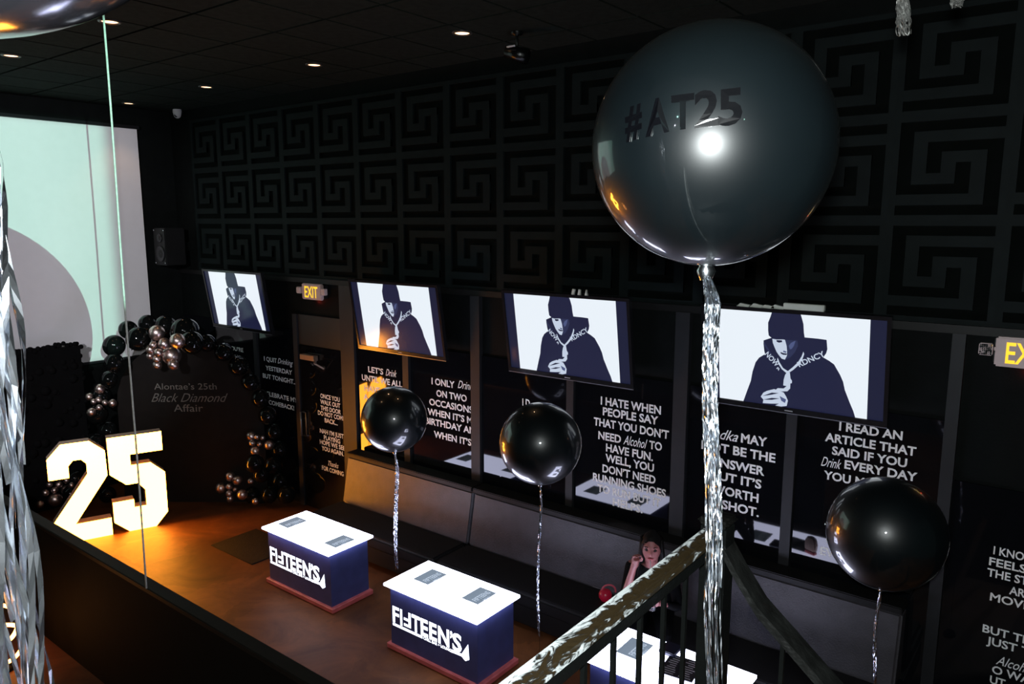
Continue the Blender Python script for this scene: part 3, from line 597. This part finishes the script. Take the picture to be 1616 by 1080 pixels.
# tinsel tassels hanging from the ceiling at the upper right
for k, (x_, y0__, y1__, wd) in enumerate([(1424, -10, 56, .010), (1508, -18, 11, .009)]):
    a = dep(x_, y0__, 2.0); b = dep(x_ + 3, y1__, 2.0)
    t = thing('tinsel_tassel', b, ['ragged silver tinsel tassel hanging before the meander tiles', 'short tinsel tassel tip hanging beside a longer tassel'][k], 'tassel')
    tinsel([a - b, (a - b)*.5, Vector((0, 0, 0))], wd, 60, 40 + k, .003, 2.2).build('tinsel', mat('dull_tinsel', (.16, .16, .15), .5, metal=.4, noise=.3), t)['kind'] = 'stuff'
    MB().tube([a - b, Vector((a.x - b.x, a.y - b.y, ZC - b.z))], .002, 5).build('string', mat('grey_string', (.10, .10, .10), .8, noise=.2), t)
# hanging pale cord
t = thing('hanging_cord', (-4.93, 2.3, ZC), 'thin pale cord hanging from the ceiling in front of the projection screen', 'cord')
pts = [(0, 0, 0)] + [(.006*math.sin(k*.9) - .004*k, 0, -.2 - k*.350) for k in range(12)]
MB().tube(pts, .0065, 6).build('strand', mat('pale_cord', (.55, .53, .50), .7, noise=.25, nscale=40), t, True)
MB().lathe([(.02, 0), (.02, -.01), (.004, -.03)], 12).build('ceiling_hook', METALB, t, True)

# ================================================================== RAILING
t = thing('railing', (-.632, 1.575, 1.98), 'black iron railing with worn brown wooden handrail and post', 'railing')
RZ = CAMZ - .68; px_, py_ = -.632, 1.575
def wornrail():
    m = bpy.data.materials.new('worn_rail'); m.use_nodes = True; nt = m.node_tree; b = nt.nodes['Principled BSDF']
    tc = nt.nodes.new('ShaderNodeTexCoord')
    n = nt.nodes.new('ShaderNodeTexNoise'); n.inputs['Scale'].default_value = 46; n.inputs['Detail'].default_value = 9; n.inputs['Roughness'].default_value = .62; n.inputs['Distortion'].default_value = 1.4
    mp = nt.nodes.new('ShaderNodeMapping'); mp.inputs['Scale'].default_value = (1, .45, 1)
    nt.links.new(tc.outputs['Object'], mp.inputs['Vector']); nt.links.new(mp.outputs['Vector'], n.inputs['Vector'])
    sx = nt.nodes.new('ShaderNodeSeparateXYZ'); nt.links.new(tc.outputs['Object'], sx.inputs[0])
    # paint is worn towards both long edges
    ab = nt.nodes.new('ShaderNodeMath'); ab.operation = 'ABSOLUTE'; ad = nt.nodes.new('ShaderNodeMath'); ad.operation = 'ADD'; ad.inputs[1].default_value = -.009
    nt.links.new(sx.outputs['X'], ad.inputs[0]); nt.links.new(ad.outputs[0], ab.inputs[0])
    mr = nt.nodes.new('ShaderNodeMapRange'); mr.inputs[1].default_value = .004; mr.inputs[2].default_value = .024; mr.inputs[3].default_value = -.09; mr.inputs[4].default_value = .17
    nt.links.new(ab.outputs[0], mr.inputs[0])
    my = nt.nodes.new('ShaderNodeMapRange'); my.inputs[1].default_value = -.15; my.inputs[2].default_value = -.85; my.inputs[3].default_value = -.05; my.inputs[4].default_value = .07
    nt.links.new(sx.outputs['Y'], my.inputs[0])
    s0 = nt.nodes.new('ShaderNodeMath'); s0.operation = 'ADD'; nt.links.new(mr.outputs[0], s0.inputs[0]); nt.links.new(my.outputs[0], s0.inputs[1])
    sm_ = nt.nodes.new('ShaderNodeMath'); sm_.operation = 'ADD'; nt.links.new(n.outputs['Fac'], sm_.inputs[0]); nt.links.new(s0.outputs[0], sm_.inputs[1])
    rp = nt.nodes.new('ShaderNodeValToRGB'); rp.color_ramp.interpolation = 'LINEAR'
    e = rp.color_ramp.elements; e[0].position = .50; e[0].color = (.020, .0135, .006, 1); e[1].position = .66; e[1].color = (.42, .45, .45, 1)
    e2 = rp.color_ramp.elements.new(.555); e2.color = (.012, .012, .012, 1)
    nt.links.new(sm_.outputs[0], rp.inputs['Fac']); nt.links.new(rp.outputs['Color'], b.inputs['Base Color'])
    b.inputs['Roughness'].default_value = .28
    bp = nt.nodes.new('ShaderNodeBump'); bp.inputs['Strength'].default_value = .7; bp.inputs['Distance'].default_value = .004
    nt.links.new(sm_.outputs[0], bp.inputs['Height']); nt.links.new(bp.outputs['Normal'], b.inputs['Normal'])
    return m
WORN = wornrail()
L = 2.2
bevel(MB().box((-.024, -L, RZ - 1.98 - .022), (.024, -.031, RZ - 1.98)).build('handrail', WORN, t), .007)
bevel(MB().box((-.013, -L, RZ - 1.98 - .052), (.017, -.031, RZ - 1.98 - .0225)).build('under_rail', METALB, t), .004)
bevel(MB().box((-.030, -.030, -.1), (.030, .030, RZ - 1.98 + .005)).build('post', METALB, t), .005)
bevel(MB().box((-.037, -.037, RZ - 1.98 + .0055), (.037, .037, RZ - 1.98 + .022)).build('post_cap', mat('worn_cap', (.008, .008, .007), .22, c2=(.003, .003, .003), nscale=30, bump=.6, bscale=50), t), .008)
bm_ = MB().box((-.0045, -.0045, -.05), (.0045, .0045, RZ - 1.98 - .0525)); bar = None
for k in range(20):
    yy = -.163 - k * .100
    if bar is None: bar = bm_.build('baluster', METALB, t, loc=(0, yy, 0))
    else: put('baluster', bar.data, t, (0, yy, 0))
MB().box((-.012, -L, .03), (.012, -.04, .055)).build('bottom_rail', METALB, t)
# stair handrail sweeping down from the post
sl = -.83
path = [(.02, 0, RZ - 1.98 - .04), (.06, 0, RZ - 1.98 - .10), (.11, 0, RZ - 1.98 - .165)] + [(.11 + .2*k, 0, RZ - 1.98 - .165 + sl*.2*k) for k in range(1, 9)]
mb = MB()
vs = []; fs = []
for i, (a, b, c) in enumerate(path):
    vs += [(a, -.03, c - .012), (a, .03, c - .012), (a, .03, c + .012), (a, -.03, c + .012)]
    if i: o_ = 4*i; fs += [(o_-4+j, o_-4+(j+1) % 4, o_+(j+1) % 4, o_+j) for j in range(4)]
fs += [(3, 2, 1, 0), tuple(len(vs) - 4 + j for j in range(4))]
mb.add(vs, fs); mb.build('stair_handrail', mat('worn_stair_rail', (.006, .0065, .006), .4, c2=(.002, .0022, .002), nscale=18, bump=.5, bscale=40), t)
for k in range(14):
    xx = .16 + .115*k; zt = RZ - 1.98 - .18 + sl*(xx - .11)
    MB().box((xx - .0045, -.0045, zt - .95), (xx + .0045, .0045, zt)).build('baluster', METALB, t)
# landing and stair the photographer stands on
tag(MB().box((-.64, -3, 1.83), (4, .42, 1.98)).build('landing', LEATHD), 'dark landing floor behind the railing', kind='structure')
st = tag(MB().box((-.66, .42, 1.83), (-.45, 1.60, 1.97)).build('stair', LEATHD), 'dark stair descending behind the railing', kind='structure')
for k in range(9): MB().box((-.45 + .25*k, .45, 1.93 - .207*(k+1) - .05), (-.18 + .25*k, 1.54, 1.93 - .207*(k+1))).build('tread', LEATHD, st)

# ================================================================== LOW PARTITION, MAT, RING LAMP
t = thing('partition', (-6.6, 2.45, 0), 'low black partition wall standing across the floor', 'partition')
MB().box((-4.6, -.045, 0), (4.2, .045, 1.06)).build('partition_panel', mat('partition_black', (.0045, .004, .003), .8, spec=.1, noise=.25), t)
bevel(MB().box((-4.61, -.05, 1.06), (4.21, .05, 1.10)).build('cap_rail', mat('partition_cap', (.010, .008, .006), .6, spec=.2, noise=.25), t), .005)
o = MB().box((-.41, -.30, 0), (.41, .30, .012)).build('floor_mat', mat('mat_charcoal', (.010, .0095, .011), .8, spec=.2, noise=.4, nscale=20, bump=.5), loc=(-7.41, 4.68, 0)); tag(bevel(o, .005), 'charcoal rectangular mat on the floor beside a glowing table', 'mat')
t = thing('ring_lamp', (-6.95, 1.98, 0), 'warm glowing looped tube lamp on the floor near the partition', 'lamp')
GL = mat('warm_tube', (.8, .6, .3), .4, emit=(1, .36, .08), es=12, noise=.01)
for (cx_, cz_, rr, ph) in [(0, .40, .17, 0), (.02, .22, .17, .5)]:
    pts = [(cx_ + rr*math.cos(a)*math.cos(YAW + ph), rr*math.cos(a)*math.sin(YAW + ph) + .02*math.sin(2*a), cz_ + rr*math.sin(a)) for a in [2*math.pi*k/28 for k in range(29)]]
    MB().tube(pts, .016, 8).build('lit_loop', GL, t, True)
MB().lathe([(.001, 0), (.11, 0), (.11, .02), (.02, .03), (.015, .07), (.001, .07)], 20).build('base', METALB, t, True)

# ================================================================== CEILING FITTINGS
DLE = mat('downlight_glow', (.8, .7, .5), .4, emit=(1, .58, .30), es=4.0, noise=.01)
dl = None
for (x_, y_) in [(a*SW, b*SW) for a, b in ((-8.92, 3.21), (-6.78, 3.21), (-11.12, 5.44), (-9.03, 5.40), (-6.87, 5.38), (-4.70, 5.32))]:
    t = thing('downlight', (x_, y_, ZC - .004), 'small round warm recessed ceiling downlight', 'downlight', 'downlights in the ceiling')
    if dl is None:
        a = MB().lathe([(.085, .004), (.085, -.006), (.070, -.012), (.062, -.004), (.060, .002)], 24).build('trim_ring', mat('trim_ring', (.05, .045, .04), .4, noise=.1), t, True)
        b = MB().lathe([(.061, -.002), (.03, -.006), (.0005, -.008)], 24).build('bulb', DLE, t, True); dl = (a.data, b.data)
    else: put('trim_ring', dl[0], t); put('bulb', dl[1], t)
    lamp('downlight_beam', 'SPOT', (x_, y_, ZC - .03), 8, (1, .62, .34), spot_size=1.5, spot_blend=.6, shadow_soft_size=.05)
t = thing('dome_camera', (-11.17*SW, D - .11, ZC - .004), 'small white dome security camera under the ceiling in the corner', 'security camera')
MB().lathe([(.055, 0), (.06, -.03), (.05, -.075), (.042, -.10), (.02, -.118), (.0005, -.122)], 20).build('housing', WHITEP, t, True)
MB().lathe([(.0005, -.02), (.015, -.018), (.026, -.004), (.027, .0)], 16).build('lens', DARKP, t, True, (.022, -.035, -.09)); t.children[1].rotation_euler = (-.6, .4, 0)
t = thing('spotlight', (-4.30*SW, 5.60*SW, ZC - .004), 'small black spotlight fixture on the ceiling before the meander wall', 'spotlight')
MB().lathe([(.05, 0), (.05, -.02), (.012, -.03), (.012, -.12)], 14).build('mount', METALB, t, True)
MB().tube([(-.09, -.02, -.14), (.09, .02, -.20)], [.05, .06], 14).build('can', METALB, t, True)
MB().box((-.05, -.075, -.13), (.03, -.062, -.118)).build('label_plate', WHITEP, t)
t = thing('loudspeaker', (-11.28*SW, 5.98*SW, wz(-.65)), 'black loudspeaker box on the wall in the corner beside a television', 'loudspeaker')
bevel(MB().box((-.16, -.15, 0), (.16, .15, .52)).build('cabinet', LEATHD, t), .012)
for z_, r in ((.16, .11), (.38, .06)): MB().lathe([(r, 0), (r*1.02, .01), (r*.8, .004), (r*.25, -.01), (.001, .0)], 20).build('cone', DARKP, t, True, (.02, -.153, z_)); t.children[-1].rotation_euler[0] = math.pi/2
for sx in (-.13, .13):
    for z_ in (.03, .49): MB().lathe([(.001, .004), (.008, .002), (.009, 0)], 8).build('screw', FOIL, t, True, (sx, -.152, z_)); t.children[-1].rotation_euler[0] = math.pi/2
MB().box((-.05, .15, .2), (.05, .298, .32)).build('bracket', METALB, t)

# ================================================================== PERSON ON THE BENCH, GLASS, RED BAG
PO = Vector((-2.687, 5.36, 0)); PF = Vector((.40, -.917, 0)).normalized(); PS = Vector((-.917, -.40, 0)).normalized()
def pl(f, s, z): return PF*f + PS*s + Vector((0, 0, z))
def person():
    t = thing('person', PO, 'person with long dark hair seated on the bench sipping through a straw', 'person')
    J = dict(pel=(0,0,.565,.125), bel=(.08,0,.66,.115), che=(.19,0,.82,.12), upc=(.265,0,.925,.095), nec=(.305,0,.985,.048), hb=(.335,0,1.05,.055),
             rs=(.25,.155,.92,.055), re=(.40,.20,.73,.038), rw=(.455,.130,.985,.025), rp=(.465,.115,1.03,.028),
             ls=(.25,-.155,.92,.055), le=(.38,-.22,.72,.038), lw=(.50,-.11,.79,.025), lp=(.525,-.075,.805,.028),
             rh=(.03,.09,.535,.095), rk=(.47,.12,.50,.062), ra=(.50,.12,.09,.038), rf=(.64,.12,.045,.035),
             lh=(.03,-.09,.535,.095), lk=(.47,-.12,.50,.062), la=(.50,-.12,.09,.038), lf=(.64,-.12,.045,.035))
    J = {k: (a - {'k': .08, 'a': .16, 'f': .16}.get(k[1:], 0), b, c if c <= .53 else .53 + (c - .53)*1.155, d) for k, (a, b, c, d) in J.items()}
    mb = MB()
    def chain(*ns):          # tapered limb with rounded ends
        pts = [pl(*J[k][:3]) for k in ns]; rs = [J[k][3] for k in ns]; P_, R_ = [], []
        for i in range(len(pts) - 1):
            for k in range(6): u = k/6; P_.append(pts[i].lerp(pts[i+1], u)); R_.append(rs[i]*(1-u) + rs[i+1]*u)
        P_.append(pts[-1]); R_.append(rs[-1])
        d0 = (P_[0] - P_[1]).normalized(); d1 = (P_[-1] - P_[-2]).normalized()
        for q, w_ in ((.5, .87), (.85, .53), (1.0, .1)):
            P_ = [pts[0] + d0*rs[0]*q] + P_ + [pts[-1] + d1*rs[-1]*q]; R_ = [rs[0]*w_] + R_ + [rs[-1]*w_]
        mb.tube(P_, R_, 14)
    chain('pel', 'bel', 'che', 'upc', 'nec', 'hb'); chain('rs', 'ls'); chain('rh', 'lh')
    J['c1'] = (.20, .06, J['che'][2], .10); J['c2'] = (.20, -.06, J['che'][2], .10); J['b1'] = (.07, .05, .62, .11); J['b2'] = (.07, -.05, .62, .11)
    chain('b1', 'c1', 'rs'); chain('b2', 'c2', 'ls')
    for q in 'rl': chain(q + 's', q + 'e', q + 'w', q + 'p'); chain(q + 'h', q + 'k', q + 'a'); chain(q + 'a', q + 'f')
    # head: egg with jaw, brow, sockets, nose
    hc = pl(.365, 0, 1.206); vs = []; fs = []; n, r_ = 28, 20
    for i in range(r_ + 1):
        th = math.pi*i/r_
        for k in range(n):
            a = 2*math.pi*k/n; x = math.sin(th)*math.cos(a); s = math.sin(th)*math.sin(a); z = -math.cos(th)
            wd = .074*(1 - .22*max(0, -z)**1.5); dp = .092*(1 - .10*max(0, -z))
            f_ = x*dp; s_ = s*wd; z_ = z*.118
            if x > 0:
                f_ += .020*math.exp(-((s_/.012)**2 + ((z_ + .012)/.020)**2)) + .010*math.exp(-((s_/.009)**2 + ((z_ - .012)/.022)**2))
                for q in (-1, 1): f_ -= .009*math.exp(-(((s_ - q*.031)/.016)**2 + ((z_ - .018)/.012)**2))
                f_ += .006*math.exp(-((s_/.022)**2 + ((z_ + .052)/.012)**2)) + .004*math.exp(-((s_/.05)**2 + ((z_ - .038)/.010)**2))
            vs.append(hc + pl(f_, s_, z_))
    for i in range(r_):
        for k in range(n): fs.append((i*n+k, i*n+(k+1) % n, (i+1)*n+(k+1) % n, (i+1)*n+k))
    mb.add(vs, fs)
    for q in (-1, 1): mb.tube([hc + pl(-.005, q*.070, -.02), hc + pl(-.012, q*.080, .0), hc + pl(-.015, q*.078, .022)], [.008, .012, .008], 8)
    # hands: four fingers and a thumb each, curled
    def hand(c, fwd, side, up, curl):
        for k in range(4):
            o_ = c + side*(.027 - .018*k) + up*.02; L_ = [.032, .036, .034, .026][k]
            p1 = o_ + up*L_; p2 = p1 + (up*(1 - curl) + fwd*curl).normalized()*L_*.75; p3 = p2 + (fwd - up*.5*curl).normalized()*L_*.6
            mb.tube([o_ - up*.015, o_, p1, p2, p3], [.0095, .0095, .0088, .008, .0065], 8)
        b_ = c - side*.03; mb.tube([b_, b_ + fwd*.025 - side*.012 + up*.01, b_ + fwd*.04 + up*.032, b_ + fwd*.042 + side*.012 + up*.045], [.012, .011, .0095, .007], 8)
        mb.tube([c - up*.03, c + up*.025], [.026, .034], 10)
    hand(pl(.468, .112, 1.125), pl(.55, -.75, .1).normalized(), pl(.75, .6, 0).normalized(), Vector((0, 0, 1)), .75)
    hand(pl(.53, -.065, .855), pl(-.1, .9, .0).normalized(), Vector((0, 0, 1)), pl(.8, .55, 0).normalized(), .8)
    o = mb.build('body', SKIN, t)
    bm = bmesh.new(); bm.from_mesh(o.data); bmesh.ops.recalc_face_normals(bm, faces=bm.faces); bm.to_mesh(o.data); bm.free()
    rm = o.modifiers.new('r', 'REMESH'); rm.mode = 'VOXEL'; rm.voxel_size = .005; rm.use_smooth_shade = True
    so = o.modifiers.new('s', 'SMOOTH'); so.iterations = 3; so.factor = .5
    dg = bpy.context.evaluated_depsgraph_get(); m3 = bpy.data.meshes.new_from_object(o.evaluated_get(dg)); o.modifiers.clear(); o.data = m3
    bm = bmesh.new(); bm.from_mesh(m3); seen = set(); isl = []
    for v0 in bm.verts:
        if v0 in seen: continue
        st_ = [v0]; seen.add(v0); grp = []
        while st_:
            v_ = st_.pop(); grp.append(v_)
            for e_ in v_.link_edges:
                w2 = e_.other_vert(v_)
                if w2 not in seen: seen.add(w2); st_.append(w2)
        isl.append(grp)
    isl.sort(key=len); bmesh.ops.delete(bm, geom=[v_ for g_ in isl[:-1] for v_ in g_], context='VERTS'); bm.to_mesh(m3); bm.free()
    m3.materials.clear(); m3.materials.append(SKIN); m3.materials.append(CLOTH)
    inv = []
    for p in m3.polygons:
        c = p.center; f_ = c.dot(PF); s_ = c.dot(PS)
        skin = c.z > 1.025 or (f_ > .425 and c.z > .75 and (s_ > .02 or f_ > .50)) or (c.z < .10 and f_ > .30)
        inv.append(0 if skin else 1)
    m3.polygons.foreach_set('material_index', inv); m3.polygons.foreach_set('use_smooth', [True]*len(m3.polygons))
    # eyes, brows, lips
    for q in (-1, 1):
        MB().lathe([(.0005, -.011), (.008, -.008), (.011, 0), (.008, .008), (.0005, .011)], 12, hc + pl(.072, q*.031, .016)).build('eye', mat('eye_dark', (.03, .02, .02), .2, noise=.1), t, True)
        MB().tube([hc + pl(.083, q*.016, .034), hc + pl(.083, q*.032, .040), hc + pl(.068, q*.050, .034)], [.003, .004, .002], 6).build('eyebrow', HAIR, t, True)
        MB().tube([hc + pl(.083, q*.018, .012), hc + pl(.084, q*.031, .009), hc + pl(.072, q*.046, .013)], [.002, .0035, .003], 6).build('eyelashes', HAIR, t, True)
    MB().tube([hc + pl(.074, .024, -.052), hc + pl(.090, .010, -.050), hc + pl(.092, 0, -.052), hc + pl(.090, -.010, -.050), hc + pl(.074, -.024, -.052)], [.002, .006, .0065, .006, .002], 8).build('lips', mat('lips_red', (.40, .06, .08), .35, noise=.1), t, True)
    hm = MB(); R = random.Random(9)
    vs = []; fs = []; n, r_ = 24, 12
    for i in range(r_ + 1):
        th = math.pi*.58*i/r_
        for k in range(n):
            a = 2*math.pi*k/n; x = math.sin(th)*math.cos(a)
            lim = 1.0 if x < .35 else max(.0, 1 - (x - .35)*1.3)
            thh = min(th, math.pi*(.13 + .45*lim)); x = math.sin(thh)*math.cos(a); s = math.sin(thh)*math.sin(a); z = math.cos(thh)
            vs.append(hc + pl(x*.104 - .006, s*.086, z*.132 + .002))
    for i in range(r_):
        for k in range(n): fs.append((i*n+k, (i+1)*n+k, (i+1)*n+(k+1) % n, i*n+(k+1) % n))
    hm.add(vs, fs)
    for k in range(40):
        a = math.pi*.40 + (2*math.pi - .80*math.pi)*k/39; x = math.cos(a); s = math.sin(a)
        p0 = hc + pl(x*.088 - .008, s*.080, .02); ln = R.uniform(.22, .34)
        hm.tube([p0 + Vector((0, 0, .06)), p0, p0 + pl(-.02 + R.uniform(-.01, .01), s*.015, -ln*.5), p0 + pl(-.06 + R.uniform(-.02, .02), s*.03, -ln)], [.008, .014, .013, .003], 6)
    hm.build('hair', HAIR, t, True)
    return hc
hc = person()
GLS = mat('clear_glass', (.9, .92, .95), .03, trans=.95, noise=.02)
gp = PO + pl(.545, -.03, .79)
t = thing('drinking_glass', gp, 'tall glass with a pale straw held by the seated person', 'glass')
MB().lathe([(.001, 0), (.028, 0), (.034, .12), (.032, .12), (.027, .006), (.001, .006)], 20).build('tumbler', GLS, t, True)
MB().lathe([(.001, .007), (.0265, .0065), (.0305, .085), (.001, .085)], 20).build('drink', mat('drink_red', (.35, .03, .04), .1, noise=.1), t, True)
MB().tube([Vector((0, 0, .01)), PO + hc + pl(.100, 0, -.058) - gp], .003, 6).build('straw', WHITEP, t, True)
RP = onZ(955, 948, .431); RP = Vector((RP.x, RP.y, .431))
t = thing('red_bag', RP, 'small round red bag with curved handle on the bench beside the person', 'bag')
REDB = mat('glossy_red', (.35, .008, .03), .3, emit=(1, .02, .08), es=.05, noise=.2, nscale=20)
MB().lathe([(.001, 0), (.035, 0), (.055, .03), (.058, .06), (.045, .09), (.02, .10), (.001, .10)], 20).build('bag_body', REDB, t, True)
pts = [Vector((RT.x*(.03 + .06*math.cos(a)), RT.y*(.03 + .06*math.cos(a)), .09 + .055*math.sin(a))) for a in [math.pi*k/12 for k in range(-1, 13)]]
MB().tube(pts, .008, 8).build('handle', mat('handle_pink', (.5, .08, .12), .35, emit=(1, .1, .15), es=.03, noise=.1), t, True)
MB().tube([Vector((0, 0, .095)), Vector((-RT.x*.11, -RT.y*.11, .13))], .003, 6).build('stick', mat('grey_stick', (.15, .14, .16), .5, noise=.1), t, True)
bpy.context.view_layer.update()
